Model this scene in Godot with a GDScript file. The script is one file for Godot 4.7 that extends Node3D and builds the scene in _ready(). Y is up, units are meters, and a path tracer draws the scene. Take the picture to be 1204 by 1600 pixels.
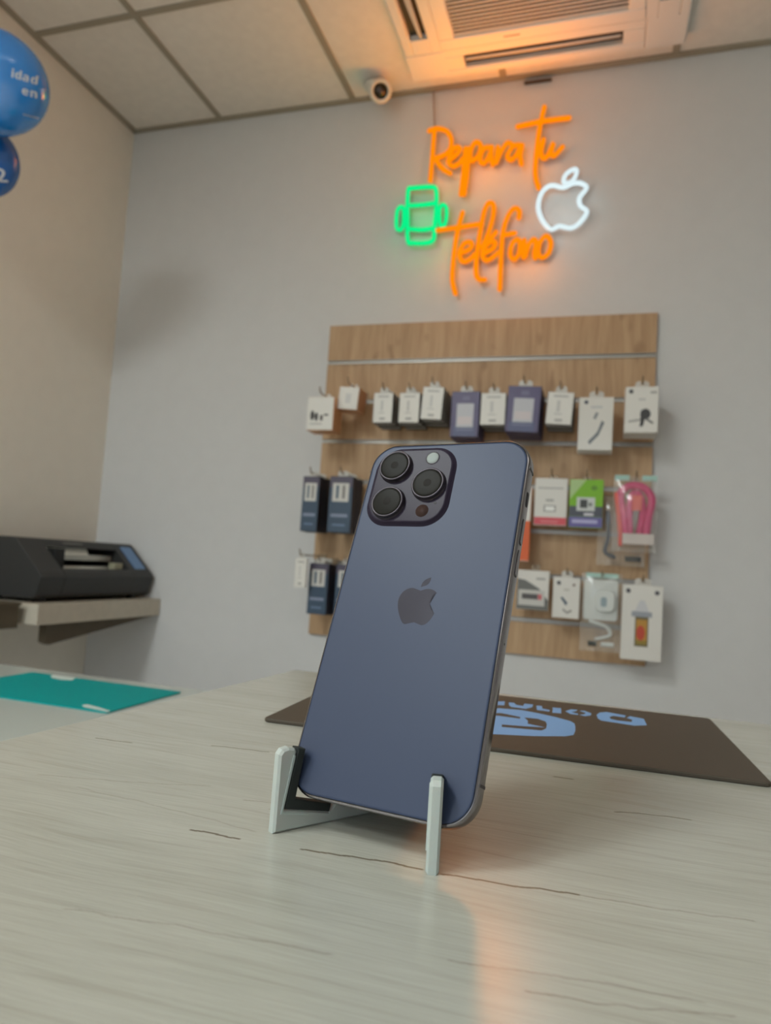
extends Node3D
# A repair shop counter: a phone on a small white stand, a neon sign and a slatted wall of accessories behind.
# Positions are worked out relative to the camera (x right along the back wall, z towards the viewer) and lifted by CY.

const CY := 1.055            # camera height
const TOP := 0.95            # counter top
const WALL_Z := -2.515
const LEFT_X := -2.06
const CEIL := 2.90
const FPX := 1100.0
const GRID := 0.6

var cam_basis: Basis
var used := {}
var hook_count := 0

# ------------------------------------------------------------------ small helpers
func pixel_ray(u: float, v: float) -> Vector3:
	return cam_basis * Vector3((u - 602.0) / FPX, -(v - 800.0) / FPX, -1.0)

func on_wall(u: float, v: float, z: float) -> Vector3:
	var d := pixel_ray(u, v)
	return d * (z / d.z) + Vector3(0, CY, 0)

func on_level(u: float, v: float, y: float) -> Vector3:
	var d := pixel_ray(u, v)
	return d * ((y - CY) / d.y) + Vector3(0, CY, 0)

func numbered(called: String) -> String:
	if not used.has(called):
		used[called] = 0
		return called
	used[called] += 1
	return "%s_%03d" % [called, used[called]]

func thing(called: String, label: String, category: String, at := Vector3.ZERO, group := "") -> Node3D:
	var o := Node3D.new()
	o.name = numbered(called)
	add_child(o)
	o.position = at
	o.set_meta("label", label)
	o.set_meta("category", category)
	if group != "":
		o.set_meta("group", group)
	return o

func structure(called: String) -> Node3D:
	var o := Node3D.new()
	o.name = called
	add_child(o)
	o.set_meta("kind", "structure")
	return o

func part(parent: Node3D, called: String, mesh: Mesh, mat: Material, at := Vector3.ZERO, turn := Basis.IDENTITY) -> MeshInstance3D:
	var o := MeshInstance3D.new()
	o.name = called
	o.mesh = mesh
	o.material_override = mat
	o.transform = Transform3D(turn, at)
	parent.add_child(o, true)
	return o

func paint(c: Color, rough := 0.6, metal := 0.0, spec := 0.5) -> StandardMaterial3D:
	var m := StandardMaterial3D.new()
	m.albedo_color = c
	m.roughness = rough
	m.metallic = metal
	m.metallic_specular = spec
	return m

func rgb(r: float, g: float, b: float) -> Color:
	return Color(r / 255.0, g / 255.0, b / 255.0)

func glow(c: Color, energy: float) -> StandardMaterial3D:
	var m := paint(Color(c.r * 0.3, c.g * 0.3, c.b * 0.3), 0.6, 0.0, 0.2)
	m.emission_enabled = true
	m.emission = c
	m.emission_energy_multiplier = energy
	return m

func pane(c: Color, alpha: float, rough := 0.05) -> StandardMaterial3D:
	var m := paint(Color(c.r, c.g, c.b, alpha), rough)
	m.transparency = BaseMaterial3D.TRANSPARENCY_ALPHA
	return m

# ------------------------------------------------------------------ meshes
func begin() -> SurfaceTool:
	var st := SurfaceTool.new()
	st.begin(Mesh.PRIMITIVE_TRIANGLES)
	return st

func tri(st: SurfaceTool, a: Vector3, b: Vector3, c: Vector3, ua := Vector2.ZERO, ub := Vector2.ZERO, uc := Vector2.ZERO) -> void:
	# a, b, c counter-clockwise seen from outside; Godot wants clockwise
	st.set_uv(ua); st.add_vertex(a)
	st.set_uv(uc); st.add_vertex(c)
	st.set_uv(ub); st.add_vertex(b)

func quad(st: SurfaceTool, a: Vector3, b: Vector3, c: Vector3, d: Vector3) -> void:
	tri(st, a, b, c)
	tri(st, a, c, d)

func done(st: SurfaceTool) -> ArrayMesh:
	st.generate_normals()
	return st.commit()

func area(poly: PackedVector2Array) -> float:
	var s := 0.0
	for i in poly.size():
		s += poly[i].cross(poly[(i + 1) % poly.size()])
	return s / 2.0

func inset(poly: PackedVector2Array, d: float) -> PackedVector2Array:
	var out := PackedVector2Array()
	var n := poly.size()
	for i in n:
		var e0 := (poly[i] - poly[(i + n - 1) % n]).normalized()
		var e1 := (poly[(i + 1) % n] - poly[i]).normalized()
		var n0 := Vector2(-e0.y, e0.x)
		var n1 := Vector2(-e1.y, e1.x)
		var m := n0 + n1
		var k := m.dot(n0)
		out.append(poly[i] + m * (d / maxf(k, 0.35)))
	return out

func ccw(poly: PackedVector2Array) -> PackedVector2Array:
	if area(poly) < 0.0:
		poly = poly.duplicate()
		poly.reverse()
	return poly

func lift(poly: PackedVector2Array, z: float) -> PackedVector3Array:
	var out := PackedVector3Array()
	for p in poly:
		out.append(Vector3(p.x, p.y, z))
	return out

func cap(st: SurfaceTool, poly: PackedVector2Array, z: float, up: bool, uv: Rect2) -> void:
	var t := Geometry2D.triangulate_polygon(poly)
	for i in range(0, t.size(), 3):
		var a := poly[t[i]]
		var b := poly[t[i + 1]]
		var c := poly[t[i + 2]]
		if ((b - a).cross(c - a) < 0.0) == up:
			var s := b
			b = c
			c = s
		var q := []
		for p: Vector2 in [a, b, c]:
			q.append(Vector2((p.x - uv.position.x) / uv.size.x, 1.0 - (p.y - uv.position.y) / uv.size.y))
		tri(st, Vector3(a.x, a.y, z), Vector3(b.x, b.y, z), Vector3(c.x, c.y, z), q[0], q[1], q[2])

func bridge(st: SurfaceTool, low: PackedVector3Array, high: PackedVector3Array, closed := true) -> void:
	var n := low.size()
	for i in (n if closed else n - 1):
		var j := (i + 1) % n
		quad(st, low[i], low[j], high[j], high[i])

func bounds(poly: PackedVector2Array) -> Rect2:
	var r := Rect2(poly[0], Vector2.ZERO)
	for p in poly:
		r = r.expand(p)
	return r

# polygon in xy pulled along z, with a chamfer
func prism(poly: PackedVector2Array, z0: float, z1: float, chamfer := 0.0, smooth := false, uv := Rect2()) -> ArrayMesh:
	poly = ccw(poly)
	var st := begin()
	if uv.size.x == 0.0:
		uv = bounds(poly)
	var small := inset(poly, chamfer) if chamfer > 0.0 else poly
	st.set_smooth_group(0 if smooth else -1)
	if chamfer > 0.0:
		bridge(st, lift(small, z0), lift(poly, z0 + chamfer))
		bridge(st, lift(poly, z0 + chamfer), lift(poly, z1 - chamfer))
		bridge(st, lift(poly, z1 - chamfer), lift(small, z1))
	else:
		bridge(st, lift(poly, z0), lift(poly, z1))
	st.set_smooth_group(-1)
	cap(st, small, z1, true, uv)
	cap(st, small, z0, false, uv)
	return done(st)

func rect(w: float, h: float) -> PackedVector2Array:
	return PackedVector2Array([Vector2(-w / 2, -h / 2), Vector2(w / 2, -h / 2), Vector2(w / 2, h / 2), Vector2(-w / 2, h / 2)])

func round_rect(w: float, h: float, r: float, seg := 6) -> PackedVector2Array:
	var out := PackedVector2Array()
	for k in 4:
		var c := Vector2((w / 2 - r) * [1, -1, -1, 1][k], (h / 2 - r) * [1, 1, -1, -1][k])
		for i in seg + 1:
			out.append(c + Vector2.from_angle(PI / 2 * (k + float(i) / seg)) * r)
	return out

func shifted(poly: PackedVector2Array, by: Vector2) -> PackedVector2Array:
	var out := PackedVector2Array()
	for p in poly:
		out.append(p + by)
	return out

func disc(r: float, n := 32) -> PackedVector2Array:
	var out := PackedVector2Array()
	for i in n:
		out.append(Vector2.from_angle(TAU * i / n) * r)
	return out

# a chamfered box centred on its middle
func block(size: Vector3, chamfer := 0.002) -> ArrayMesh:
	return prism(rect(size.x, size.y), -size.z / 2, size.z / 2, minf(chamfer, minf(size.x, minf(size.y, size.z)) * 0.3))

# rings of (inset, z) over one outline
func loft(poly: PackedVector2Array, steps: Array, close_low := true, close_high := true) -> ArrayMesh:
	poly = ccw(poly)
	var st := begin()
	st.set_smooth_group(0)
	var rings: Array[PackedVector2Array] = []
	for s: Vector2 in steps:
		rings.append(inset(poly, s.x) if s.x != 0.0 else poly)
	for i in steps.size() - 1:
		bridge(st, lift(rings[i], steps[i].y), lift(rings[i + 1], steps[i + 1].y))
	st.set_smooth_group(-1)
	if close_high:
		cap(st, rings[-1], steps[-1].y, true, bounds(poly))
	if close_low:
		cap(st, rings[0], steps[0].y, false, bounds(poly))
	return done(st)

# profile of (radius, height) turned around y
func lathe(profile: Array, seg := 32, stretch := Vector3.ONE) -> ArrayMesh:
	var st := begin()
	st.set_smooth_group(0)
	for i in profile.size() - 1:
		for k in seg:
			var a0 := TAU * k / seg
			var a1 := TAU * (k + 1) / seg
			var p: Vector2 = profile[i]
			var q: Vector2 = profile[i + 1]
			var a := Vector3(cos(a0) * p.x, p.y, -sin(a0) * p.x) * stretch
			var b := Vector3(cos(a1) * p.x, p.y, -sin(a1) * p.x) * stretch
			var c := Vector3(cos(a1) * q.x, q.y, -sin(a1) * q.x) * stretch
			var d := Vector3(cos(a0) * q.x, q.y, -sin(a0) * q.x) * stretch
			if p.x > 1e-6:
				tri(st, a, b, c)
			if q.x > 1e-6:
				tri(st, a, c, d)
	return done(st)

func smooth_line(pts: Array, closed := false, steps := 5) -> PackedVector3Array:
	var out := PackedVector3Array()
	var n := pts.size()
	if n == 2:
		return PackedVector3Array([pts[0], pts[1]])
	for i in (n if closed else n - 1):
		var p0: Vector3 = pts[(i - 1 + n) % n] if closed or i > 0 else pts[0]
		var p1: Vector3 = pts[i]
		var p2: Vector3 = pts[(i + 1) % n]
		var p3: Vector3 = pts[(i + 2) % n] if closed or i + 2 < n else pts[n - 1]
		for k in steps:
			out.append(p1.cubic_interpolate(p2, p0, p3, float(k) / steps))
	if not closed:
		out.append(pts[n - 1])
	return out

func smooth_flat(pts: Array, closed := true, steps := 5) -> PackedVector2Array:
	var v := []
	for p: Vector2 in pts:
		v.append(Vector3(p.x, p.y, 0))
	var out := PackedVector2Array()
	for p in smooth_line(v, closed, steps):
		out.append(Vector2(p.x, p.y))
	return out

func tube(pts: PackedVector3Array, r: float, seg := 8, closed := false, flat := 1.0, side := Vector3.ZERO) -> ArrayMesh:
	var st := begin()
	st.set_smooth_group(0)
	var rings: Array[PackedVector3Array] = []
	var n := pts.size()
	var across := Vector3.ZERO
	for i in n:
		var before := pts[(i - 1 + n) % n] if closed or i > 0 else pts[i]
		var after := pts[(i + 1) % n] if closed or i < n - 1 else pts[i]
		var dir := (after - before).normalized()
		if across == Vector3.ZERO:
			across = side if side != Vector3.ZERO else (Vector3.UP if absf(dir.y) < 0.8 else Vector3.RIGHT)
		across = (across - dir * across.dot(dir)).normalized()
		var other := dir.cross(across)
		var ends := [Vector2(0, 1)]
		if not closed and i == 0:
			ends = [Vector2(-1.0, 0.3), Vector2(-0.7, 0.75), Vector2(0, 1)]
		elif not closed and i == n - 1:
			ends = [Vector2(0, 1), Vector2(0.7, 0.75), Vector2(1.0, 0.3)]
		for e: Vector2 in ends:
			var ring := PackedVector3Array()
			for k in seg:
				var t := TAU * k / seg
				ring.append(pts[i] + dir * (e.x * r) + (across * (cos(t) * flat) + other * sin(t)) * (r * e.y))
			rings.append(ring)
	for i in (rings.size() if closed else rings.size() - 1):
		bridge(st, rings[i], rings[(i + 1) % rings.size()])
	if not closed:
		for i in range(1, seg - 1):
			tri(st, rings[0][0], rings[0][i + 1], rings[0][i])
			tri(st, rings[-1][0], rings[-1][i], rings[-1][i + 1])
	return done(st)

func words(text: String, size: float, depth: float) -> TextMesh:
	var t := TextMesh.new()
	var f := SystemFont.new()
	f.font_names = PackedStringArray(["Droid Sans"])
	f.font_weight = 700
	t.font = f
	t.text = text
	t.font_size = 32
	t.pixel_size = size / 32.0
	t.depth = depth
	return t

# ------------------------------------------------------------------ textures
func noise(seed_at: int, freq: float, octaves := 3) -> FastNoiseLite:
	var n := FastNoiseLite.new()
	n.seed = seed_at
	n.frequency = freq
	n.noise_type = FastNoiseLite.TYPE_SIMPLEX_SMOOTH
	n.fractal_octaves = octaves
	return n

func textured(img: Image, rough := 0.5, spec := 0.5) -> StandardMaterial3D:
	var m := paint(Color.WHITE, rough, 0.0, spec)
	img.generate_mipmaps()
	m.albedo_texture = ImageTexture.create_from_image(img)
	return m

func mixed(a: Color, b: Color, t: float) -> Color:
	return a.lerp(b, clampf(t, 0.0, 1.0))

# whitewashed laminate: long fine grain along u, a few cracks; covers 0.8 m by 0.8 m from (-0.5, -0.72)
const TEX_AT := Vector2(-0.5, -0.72)
const TEX_SIZE := 0.8
func laminate() -> Image:
	var w := 1024
	var h := 2048
	var fine := noise(3, 1.0, 2)
	var mid := noise(5, 1.0, 3)
	var wide := noise(9, 1.0, 2)
	var warp := noise(12, 1.0, 2)
	var img := Image.create(w, h, false, Image.FORMAT_RGB8)
	var pale := rgb(178, 178, 168)
	var grey := rgb(163, 163, 152)
	var streak := rgb(150, 147, 134)
	for y in h:
		var z := float(y) / h * TEX_SIZE
		for x in w:
			var s := float(x) / w * TEX_SIZE
			var bend := warp.get_noise_2d(s * 5.0, z * 7.0) * 0.006
			var zz := z + bend
			var a := fine.get_noise_2d(s * 30.0, zz * 900.0)
			var b := mid.get_noise_2d(s * 9.0, zz * 190.0)
			var c := wide.get_noise_2d(s * 5.0, zz * 26.0)
			var col := mixed(pale, grey, 0.42 + c * 0.34 + b * 0.26 + a * 0.42)
			if b > 0.28:
				col = mixed(col, streak, (b - 0.28) * 0.6 + maxf(a, 0.0) * 0.2)
			img.set_pixel(x, y, col)
	# cracks of the printed wood, traced from the photograph
	var brown := rgb(104, 96, 82)
	var cracks := [
		[[298, 1296], [330, 1301], [350, 1306], [375, 1311]], [[470, 1327], [540, 1337], [610, 1347], [660, 1358]],
		[[690, 1366], [760, 1377], [830, 1388], [905, 1398]], [[960, 1269], [1010, 1272], [1080, 1281]], [[865, 1213], [895, 1218]],
		[[330, 1165], [380, 1170], [420, 1175]], [[150, 1153], [205, 1161]], [[380, 1250], [470, 1258], [560, 1272]], [[905, 1398], [1020, 1418], [1180, 1440]],
		[[60, 1210], [200, 1222], [330, 1228]], [[420, 1265], [480, 1262], [520, 1268]], [[120, 1230], [260, 1262], [400, 1300]], [[700, 1500], [900, 1530], [1100, 1565]],
		[[100, 1420], [300, 1450], [520, 1490]], [[820, 1550], [950, 1570], [1150, 1590]]]
	for k in cracks.size():
		var line: Array = cracks[k]
		for i in line.size() - 1:
			for t in 160:
				var f := t / 160.0
				var p := on_level(lerpf(line[i][0], line[i + 1][0], f), lerpf(line[i][1], line[i + 1][1], f), TOP)
				var px := (p.x - TEX_AT.x) / TEX_SIZE * w
				var wob := warp.get_noise_2d(p.x * 60.0, float(k) * 9.0)
				var py := (p.z - TEX_AT.y) / TEX_SIZE * h + wob * 3.0
				var strong := 0.5 if k < 3 else (0.32 if k < 7 else 0.08)
				strong *= 0.55 + 0.6 * absf(fine.get_noise_2d(p.x * 90.0, k * 5.0 + 2.0)) + 0.15
				for dy in [-1, 0, 1]:
					var xi := int(px)
					var yi := int(py) + int(dy)
					if xi >= 0 and xi < w and yi >= 0 and yi < h:
						img.set_pixel(xi, yi, mixed(img.get_pixel(xi, yi), brown, strong * (1.0 if dy == 0 else 0.45)))
	return img

# oak board with upright grain
func oak() -> Image:
	var w := 512
	var h := 512
	var a := noise(21, 1.0, 3)
	var b := noise(22, 1.0, 2)
	var c := noise(25, 1.0, 2)
	var img := Image.create(w, h, false, Image.FORMAT_RGB8)
	for y in h:
		for x in w:
			var u := float(x) / w
			var v := float(y) / h
			var bend := c.get_noise_2d(u * 4.0, v * 3.0) * 0.01
			var t := 0.5 + 0.5 * a.get_noise_2d((u + bend) * 26.0, v * 1.6) + 0.28 * b.get_noise_2d((u + bend) * 130.0, v * 7.0)
			var knot := c.get_noise_2d(u * 15.0 + 40.0, v * 6.0)
			var col := mixed(rgb(204, 172, 136), rgb(172, 140, 106), t)
			if knot > 0.5:
				col = mixed(col, rgb(140, 108, 78), (knot - 0.5) * 1.6)
			img.set_pixel(x, y, col)
	return img

func speckle(base: Color, amount: float, seed_at: int, freq := 0.35, size := 256) -> Image:
	var n := noise(seed_at, freq, 3)
	var m := noise(seed_at + 1, 0.02, 2)
	var img := Image.create(size, size, false, Image.FORMAT_RGB8)
	for y in size:
		for x in size:
			var k := 1.0 + amount * n.get_noise_2d(x, y) + amount * 0.6 * m.get_noise_2d(x, y)
			img.set_pixel(x, y, Color(base.r * k, base.g * k, base.b * k))
	return img

func spread(img: Image, scale: float, rough := 0.8, spec := 0.4) -> StandardMaterial3D:
	var m := textured(img, rough, spec)
	m.uv1_triplanar = true
	m.uv1_world_triplanar = true
	m.uv1_scale = Vector3.ONE * scale
	return m

func fill(img: Image, x0: float, y0: float, x1: float, y1: float, c: Color) -> void:
	var w := img.get_width()
	var h := img.get_height()
	img.fill_rect(Rect2i(int(x0 * w), int(y0 * h), maxi(1, int((x1 - x0) * w)), maxi(1, int((y1 - y0) * h))), c)

func shape(img: Image, pts: Array, c: Color) -> void:
	var w := img.get_width()
	var h := img.get_height()
	var poly := PackedVector2Array()
	for p: Array in pts:
		poly.append(Vector2(p[0] * w, p[1] * h))
	var r := bounds(poly)
	for y in range(maxi(0, int(r.position.y)), mini(h, int(r.end.y) + 1)):
		for x in range(maxi(0, int(r.position.x)), mini(w, int(r.end.x) + 1)):
			if Geometry2D.is_point_in_polygon(Vector2(x + 0.5, y + 0.5), poly):
				img.set_pixel(x, y, c)

func dot(img: Image, cx: float, cy: float, rx: float, ry: float, c: Color) -> void:
	var pts := []
	for i in 20:
		pts.append([cx + cos(TAU * i / 20) * rx, cy + sin(TAU * i / 20) * ry])
	shape(img, pts, c)

# printed fronts of the packs; small print is too blurred to read and stays as bars
func print_of(kind: String) -> Image:
	var img := Image.create(96, 144, false, Image.FORMAT_RGB8)
	var white := rgb(226, 223, 216)
	var grey := rgb(170, 168, 164)
	var dark := rgb(60, 58, 58)
	img.fill(white)
	match kind:
		"card":
			fill(img, 0.22, 0.1, 0.8, 0.15, grey)
			fill(img, 0.38, 0.26, 0.52, 0.62, rgb(198, 196, 192))
			fill(img, 0.3, 0.66, 0.62, 0.7, rgb(188, 186, 182))
			fill(img, 0.35, 0.84, 0.66, 0.92, grey)
		"box_face":
			fill(img, 0.35, 0.3, 0.65, 0.75, rgb(205, 204, 202))
		"earbuds":
			dot(img, 0.2, 0.56, 0.08, 0.15, dark)
			dot(img, 0.36, 0.6, 0.07, 0.13, dark)
			fill(img, 0.5, 0.55, 0.62, 0.72, rgb(90, 86, 84))
			fill(img, 0.66, 0.52, 0.82, 0.58, dark)
			fill(img, 0.12, 0.8, 0.6, 0.84, grey)
		"violet":
			img.fill(rgb(82, 74, 112))
			fill(img, 0.1, 0.78, 0.9, 1.0, rgb(80, 86, 122))
			fill(img, 0.2, 0.27, 0.82, 0.8, rgb(190, 190, 196))
			fill(img, 0.25, 0.56, 0.75, 0.74, rgb(206, 196, 198))
			fill(img, 0.4, 0.1, 0.66, 0.2, rgb(104, 98, 130))
			fill(img, 0.2, 0.84, 0.82, 0.87, rgb(120, 120, 150))
		"navy":
			img.fill(rgb(54, 76, 98))
			fill(img, 0.0, 0.0, 1.0, 0.2, rgb(80, 74, 92))
			fill(img, 0.14, 0.12, 0.86, 0.46, rgb(206, 204, 198))
			fill(img, 0.3, 0.16, 0.42, 0.4, rgb(62, 88, 108))
			fill(img, 0.58, 0.16, 0.7, 0.4, rgb(120, 114, 112))
			fill(img, 0.12, 0.68, 0.86, 0.74, rgb(132, 142, 166))
			fill(img, 0.2, 0.86, 0.78, 0.9, rgb(100, 122, 152))
		"cable":
			dot(img, 0.2, 0.09, 0.06, 0.035, rgb(70, 76, 92))
			fill(img, 0.35, 0.17, 0.7, 0.21, rgb(196, 198, 198))
			shape(img, [[0.5, 0.28], [0.58, 0.3], [0.5, 0.42], [0.42, 0.4]], rgb(150, 152, 154))
			shape(img, [[0.68, 0.44], [0.76, 0.48], [0.6, 0.72], [0.34, 0.9], [0.3, 0.84], [0.56, 0.66]], rgb(116, 122, 128))
		"mount":
			dot(img, 0.16, 0.1, 0.07, 0.05, rgb(66, 68, 74))
			fill(img, 0.75, 0.1, 0.95, 0.15, grey)
			fill(img, 0.4, 0.25, 0.62, 0.3, rgb(198, 196, 192))
			dot(img, 0.62, 0.6, 0.16, 0.12, dark)
			shape(img, [[0.48, 0.5], [0.62, 0.66], [0.56, 0.86], [0.46, 0.88]], dark)
			shape(img, [[0.1, 0.74], [0.46, 0.7], [0.46, 0.75], [0.12, 0.79]], grey)
			shape(img, [[0.66, 0.68], [0.88, 0.78], [0.84, 0.82], [0.62, 0.72]], rgb(120, 118, 116))
		"red_band":
			fill(img, 0.0, 0.84, 1.0, 1.0, rgb(214, 82, 92))
			fill(img, 0.2, 0.91, 0.75, 0.94, rgb(230, 140, 144))
			fill(img, 0.1, 0.2, 0.9, 0.23, grey)
			fill(img, 0.35, 0.45, 0.6, 0.5, grey)
			fill(img, 0.3, 0.58, 0.68, 0.72, rgb(150, 148, 144))
			fill(img, 0.34, 0.6, 0.64, 0.7, rgb(245, 245, 240))
		"green_card":
			img.fill(rgb(124, 186, 12))
			shape(img, [[0.0, 0.0], [0.5, 0.0], [0.0, 0.42]], rgb(176, 204, 140))
			fill(img, 0.0, 0.56, 1.0, 0.78, rgb(78, 82, 92))
			fill(img, 0.0, 0.78, 1.0, 1.0, rgb(104, 96, 160))
			fill(img, 0.1, 0.84, 0.88, 0.92, rgb(178, 176, 214))
			fill(img, 0.22, 0.37, 0.78, 0.66, rgb(206, 210, 206))
			fill(img, 0.33, 0.42, 0.55, 0.6, rgb(66, 68, 66))
			fill(img, 0.58, 0.48, 0.7, 0.55, rgb(120, 124, 120))
			fill(img, 0.45, 0.7, 0.75, 0.76, rgb(214, 212, 220))
			dot(img, 0.73, 0.17, 0.1, 0.05, rgb(92, 142, 16))
		"grey_arc":
			shape(img, [[0.0, 0.22], [0.25, 0.25], [0.7, 0.45], [1.0, 0.75], [1.0, 1.0], [0.0, 1.0]], rgb(112, 112, 108))
			fill(img, 0.06, 0.5, 0.9, 0.9, rgb(204, 202, 196))
			fill(img, 0.16, 0.6, 0.68, 0.74, rgb(84, 80, 80))
			fill(img, 0.68, 0.6, 0.8, 0.74, rgb(206, 96, 104))
			fill(img, 0.6, 0.18, 0.9, 0.24, grey)
		"adapter":
			dot(img, 0.2, 0.14, 0.08, 0.05, rgb(80, 78, 80))
			dot(img, 0.78, 0.17, 0.05, 0.035, rgb(120, 98, 84))
			fill(img, 0.4, 0.28, 0.62, 0.33, rgb(200, 196, 186))
			shape(img, [[0.28, 0.5], [0.36, 0.48], [0.56, 0.62], [0.5, 0.7]], rgb(84, 98, 112))
			shape(img, [[0.4, 0.76], [0.55, 0.84], [0.72, 0.78], [0.74, 0.83], [0.56, 0.9], [0.38, 0.82]], rgb(160, 156, 150))
		"pouch":
			dot(img, 0.14, 0.08, 0.06, 0.03, rgb(76, 74, 82))
			dot(img, 0.86, 0.09, 0.06, 0.03, rgb(76, 74, 82))
			shape(img, [[0.45, 0.2], [0.55, 0.2], [0.7, 0.38], [0.28, 0.38]], rgb(208, 208, 210))
			fill(img, 0.24, 0.36, 0.76, 0.43, rgb(158, 162, 170))
			fill(img, 0.34, 0.43, 0.68, 0.83, rgb(112, 104, 74))
			fill(img, 0.37, 0.46, 0.65, 0.8, rgb(190, 142, 62))
			dot(img, 0.48, 0.64, 0.11, 0.1, rgb(196, 80, 58))
			fill(img, 0.37, 0.74, 0.65, 0.8, rgb(150, 128, 58))
		"orange_half":
			fill(img, 0.0, 0.46, 1.0, 1.0, rgb(222, 96, 34))
	return img

# ------------------------------------------------------------------ the scene
func _ready() -> void:
	var cam := Camera3D.new()
	cam.name = "camera"
	add_child(cam)
	cam_basis = Basis(Vector3.UP, 0.30000261) * Basis(Vector3.RIGHT, 0.07319549) * Basis(Vector3.BACK, 0.06413623)
	cam.transform = Transform3D(cam_basis, Vector3(0, CY, 0))
	cam.keep_aspect = Camera3D.KEEP_HEIGHT
	var lens := CameraAttributesPhysical.new()
	lens.frustum_focal_length = 16.5
	lens.frustum_focus_distance = 0.295
	lens.frustum_near = 0.02
	lens.frustum_far = 60.0
	lens.exposure_aperture = 9.5
	cam.attributes = lens
	cam.fov = rad_to_deg(2.0 * atan(800.0 / FPX))
	cam.current = true

	var env := Environment.new()
	var sky := Sky.new()
	var air := ProceduralSkyMaterial.new()
	air.sky_top_color = rgb(158, 184, 212)
	air.sky_horizon_color = rgb(214, 222, 228)
	air.ground_bottom_color = rgb(150, 150, 148)
	air.ground_horizon_color = rgb(205, 208, 208)
	air.energy_multiplier = 2.9
	sky.sky_material = air
	env.background_mode = Environment.BG_SKY
	env.sky = sky
	env.tonemap_mode = Environment.TONE_MAPPER_LINEAR
	env.tonemap_exposure = 0.9
	env.sdfgi_enabled = true
	env.ssao_enabled = true
	env.ssil_enabled = true
	var we := WorldEnvironment.new()
	we.name = "environment"
	we.environment = env
	add_child(we)

	build_room()
	build_counter()
	build_desk()
	build_slat_panel()
	build_cassette()
	build_neon()
	build_stand()
	build_phone()
	build_plotter()
	build_security_camera()
	build_balloons()
	build_goods()

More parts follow.
